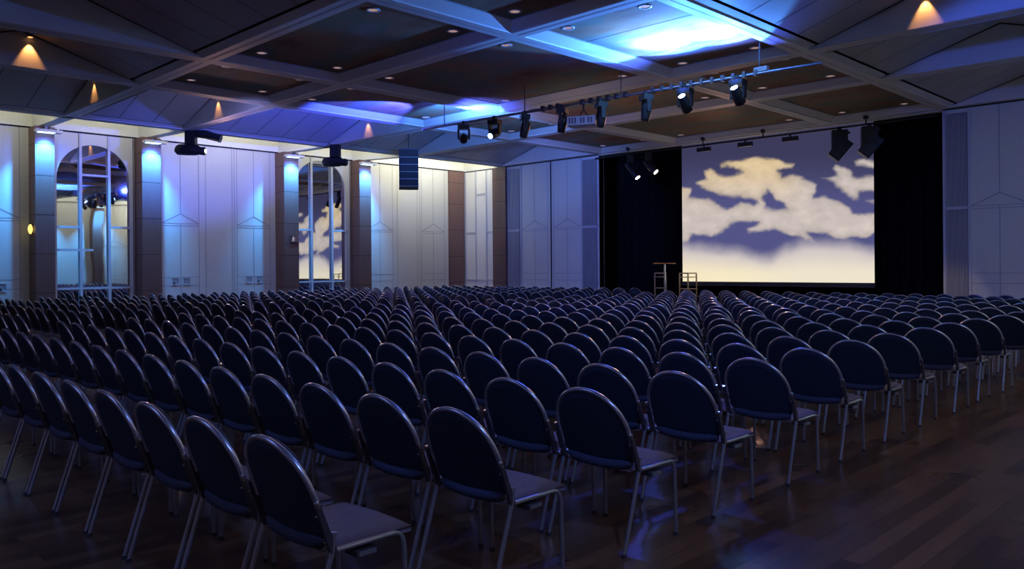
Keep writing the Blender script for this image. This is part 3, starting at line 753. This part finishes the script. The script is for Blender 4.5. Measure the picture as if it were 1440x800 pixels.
# ------------------------------------------------------------------ chairs
def back_y(z): return .155 * (1 - (z - .42) / .44)
WR = .245
def rim_pts(n=18):
    pts = [(-WR * .985, .56), (-WR, .60)]
    for k in range(n + 1):
        a = PI * k / n; pts.append((-WR * math.cos(a), .615 + (.86 - .012 - .615) * math.sin(a) ** .92))
    pts += [(WR, .60), (WR * .985, .56)]
    return [(x, back_y(z) + .16 * x * x, z) for x, z in pts]
def shell(b, nx=14, nz=8, m='navy'):
    w = WR - .006; F, Bk = [], []
    for i in range(nx + 1):
        t = -math.cos(PI * i / nx); x = w * t
        zt = .610 + .238 * math.sqrt(max(0, 1 - t * t)) ** .92; zb = .445 - .012 * math.sqrt(max(0, 1 - t * t)) + .05 * t ** 8
        for j in range(nz + 1):
            z = zb + (zt - zb) * j / nz; y = back_y(z) + .16 * x * x; e = (1 - t ** 6)
            F.append((x, y + .012 + .022 * e, z)); Bk.append((x, y - .002 - .006 * e, z))
    n = nz + 1; fs = []
    for i in range(nx):
        for j in range(nz):
            a = i * n + j; fs.append((a, a + n, a + n + 1, a + 1))
    off = len(F); allv = Bk + F
    fs2 = [tuple(reversed([q + off for q in f])) for f in fs]
    side = []
    for i in range(nx):
        a = i * n + nz; side.append((a, a + n, a + n + off, a + off)); a = i * n; side.append((a + off, a + n + off, a + n, a))
    for i in (0, nx):
        for j in range(nz):
            a = i * n + j; side.append((a, a + 1, a + 1 + off, a + off))
    b.faces(allv, fs + fs2 + side, m, True)
def padding(b, seg=8, n=8):
    pts = []; rs = []
    for k in range(n + 1):
        t = -1 + 2 * k / n; x = .218 * t
        pts.append((x, .141 + .16 * x * x, .436 + .020 * t * t)); rs.append(.030 if abs(t) < .99 else .016)
    b.tube(pts, rs, 'pad', seg)
def seat(b, n=9):
    top, vs, fs = [], [], []
    N = n + 1
    def p(s, t, lo):
        x = s * (.215 + .028 * (t - .0)) ; y = .13 + .415 * t + .018 * (1 - s * s) * t
        e = max(abs(s) ** 5, (max(0, t - .55) / .45) ** 3, (max(0, .1 - t) / .1) ** 2)
        if lo: z = .418 - .008 * t
        else: z = .462 + .010 * t - .038 * e
        return (x, y, z)
    for lo in (0, 1):
        for i in range(N):
            for j in range(N): vs.append(p(-1 + 2 * i / n, j / n, lo))
    for i in range(n):
        for j in range(n):
            a = i * N + j; fs.append((a, a + N, a + N + 1, a + 1)); a += N * N; fs.append((a + 1, a + N + 1, a + N, a))
    for k in range(n):
        for a, c in ((k, k + 1), (n * N + k, n * N + k + 1)): fs.append((a, c, c + N * N, a + N * N))
        for a, c in ((k * N, (k + 1) * N), (k * N + n, (k + 1) * N + n)): fs.append((a, c, c + N * N, a + N * N))
    b.faces(vs, fs, 'seatfab', True)
def rear_leg(b, s, seg=8): b.tube([(s * .262, .158, .50), (s * .262, .150, .43), (s * .262, .018, .012)], .0115, 'steel', seg)
def front_leg(b, s, seg=8): b.tube([(s * .246, .455, .424), (s * .246, .482, .416), (s * .246, .498, .392), (s * .247, .504, .36), (s * .250, .512, .012)], .0115, 'steel', seg)
def rail(b, s, seg=8): b.tube([(s * .250, .165, .424), (s * .247, .455, .424)], .0115, 'steel', seg)
def foot(b, s, y): b.tube([(s, y, 0), (s, y, .02)], .0145, 'clamp', 8)
def bracket(b, s):
    for z0, z1 in ((.42, .615),):
        y0, y1 = back_y(z0), back_y(z1)
        b.faces([(s*.249, y0-.014, z0), (s*.272, y0-.014, z0), (s*.272, y0+.016, z0), (s*.249, y0+.016, z0), (s*.251, y1-.011, z1), (s*.268, y1-.011, z1), (s*.268, y1+.011, z1), (s*.251, y1+.011, z1)],
                [(0,1,2,3),(4,5,6,7),(0,1,5,4),(1,2,6,5),(2,3,7,6),(3,0,4,7)], 'clamp')
    b.tube([(s*.262, back_y(.61), .605), (s*.262, back_y(.63), .628)], .010, 'chrome', 8)
    for z in (.47, .575): b.tube([(s*.258, back_y(z) - .012, z), (s*.258, back_y(z) - .021, z)], .0055, 'chrome', 6)
CG = 'navy chairs with silver legs in rows facing the stage'
def make_chair():
    r = bpy.data.objects.new('stacking_chair', None); COL.objects.link(r); r.empty_display_size = .1
    h = MB(); shell(h); h.build('backrest', r)
    h = MB(); h.tube(rim_pts(), .0125, 'rim', 8); h.build('back_rim', r)
    h = MB(); padding(h); h.build('lower_back_pad', r)
    h = MB(); seat(h); h.build('seat', r)
    for s in (-1, 1):
        h = MB(); rear_leg(h, s); foot(h, s * .262, .017); h.build('leg', r)
        h = MB(); front_leg(h, s); foot(h, s * .250, .512); h.build('leg', r)
        h = MB(); rail(h, s); h.build('side_rail', r)
        h = MB(); bracket(h, s); h.build('bracket', r)
    h = MB(); h.box((.18, .26, .375), (.262, .36, .398), 'clamp'); h.box((.262, .27, .378), (.268, .35, .395), 'steel'); h.build('linking_plate', r)
    return r
def one_mesh_chair():
    h = MB(); shell(h, 10, 4); h.tube(rim_pts(12), .0125, 'rim', 5, False); seat(h, 5); padding(h, 5, 4)
    for s in (-1, 1): rear_leg(h, s, 5); front_leg(h, s, 5); rail(h, s, 5); bracket(h, s)
    return h
def low_chair():
    h = MB(); shell(h, 8, 2); h.tube(rim_pts(9), .0125, 'rim', 4, False); seat(h, 2)
    for s in (-1, 1):
        h.tube([(s * .262, .158, .50), (s * .262, .018, .0)], .0115, 'steel', 4); h.tube([(s * .250, .165, .424), (s * .247, .48, .42), (s * .25, .51, 0)], .0115, 'steel', 4)
    return h
dV = [.023, .016, -.017, -.033, .013, -.006, -.010, -.006, .009, -.001, .006, .007]
dU = [-.060, -.003, .061, .039, .035, .011, -.002, -.026, -.011, -.044, -.033, .034]
rnd = random.Random(4)
spots = []
PA, PB = .5866, .9222
for j in range(20):
    ou = dU[j] if j < 12 else rnd.uniform(-.03, .03); ov = dV[j] if j < 12 else 0
    for i in range(16 if j < 4 else 17):
        u = -2.896 + ou - PA * i; v = 1.556 + ov + PB * j
        spots.append((u, v, 0, i, j))
for j in range(1, 21):
    v = 1.60 + PB * j; st = -13.80 - .055 * (v - 3.4)
    for i in range(16):
        spots.append((st - PA * i + rnd.uniform(-.01, .01), v + rnd.uniform(-.01, .01), 1, i, j))
f_, yaw = 1150.0, .7815; c_, s_ = math.cos(yaw), math.sin(yaw)
def view(u, v):
    zf = v * c_ - u * s_; xr = v * s_ + u * c_
    return zf, (720 + f_ * xr / zf if zf > .3 else 1e9)
vis = []
for sp_ in spots:
    zf, px = view(sp_[0], sp_[1])
    if zf > .5 and -45 * 6 / zf - 20 < px < 1440 + 60 + 300 / zf: vis.append((zf, px) + sp_)
vis.sort()
O = ['first', 'second', 'third', 'fourth', 'fifth', 'sixth', 'seventh', 'eighth', 'ninth', 'tenth', 'eleventh', 'twelfth', 'thirteenth', 'fourteenth',
     'fifteenth', 'sixteenth', 'seventeenth', 'eighteenth', 'nineteenth', 'twentieth', 'twenty-first']
full = make_chair(); mid = one_mesh_chair().build('stacking_chair')
used_full = used_mid = False; far = []
for n, (zf, px, u, v, blk, i, j) in enumerate(vis):
    a = math.radians(rnd.uniform(-1.0, 1.0)) if n > 20 else 0
    if blk == 0: lab = 'navy chair, right block, %s seat from floor edge, %s row from rear' % (O[i], O[j])
    else: lab = 'navy chair, left block, %s seat from aisle, %s row from rear' % (O[i], O[j])
    if n < 120:
        o = full if not used_full else copy_tree(full); used_full = True
    elif n < 300:
        if used_mid: o = mid.copy(); COL.objects.link(o)
        else: o = mid
        used_mid = True
    else: far.append((u, v, a)); continue
    o.location = (u, v, 0); o.rotation_euler = (0, 0, a); tag(o, lab, 'chair', CG)
lc = low_chair(); big = MB(); big.mats = list(lc.mats)
for u, v, a in far:
    n0 = len(big.v); ca, sa = math.cos(a), math.sin(a)
    big.v += [(u + x * ca - y * sa, v + x * sa + y * ca, z) for x, y, z in lc.v]
    big.f += [tuple(q + n0 for q in f) for f in lc.f]; big.m += lc.m; big.sm += lc.sm
o = big.build('far_chairs'); tag(o, 'distant rows of navy chairs toward the stage and left wall', 'chairs'); o['kind'] = 'stuff'
print('chairs visible', len(vis), 'far', len(far))
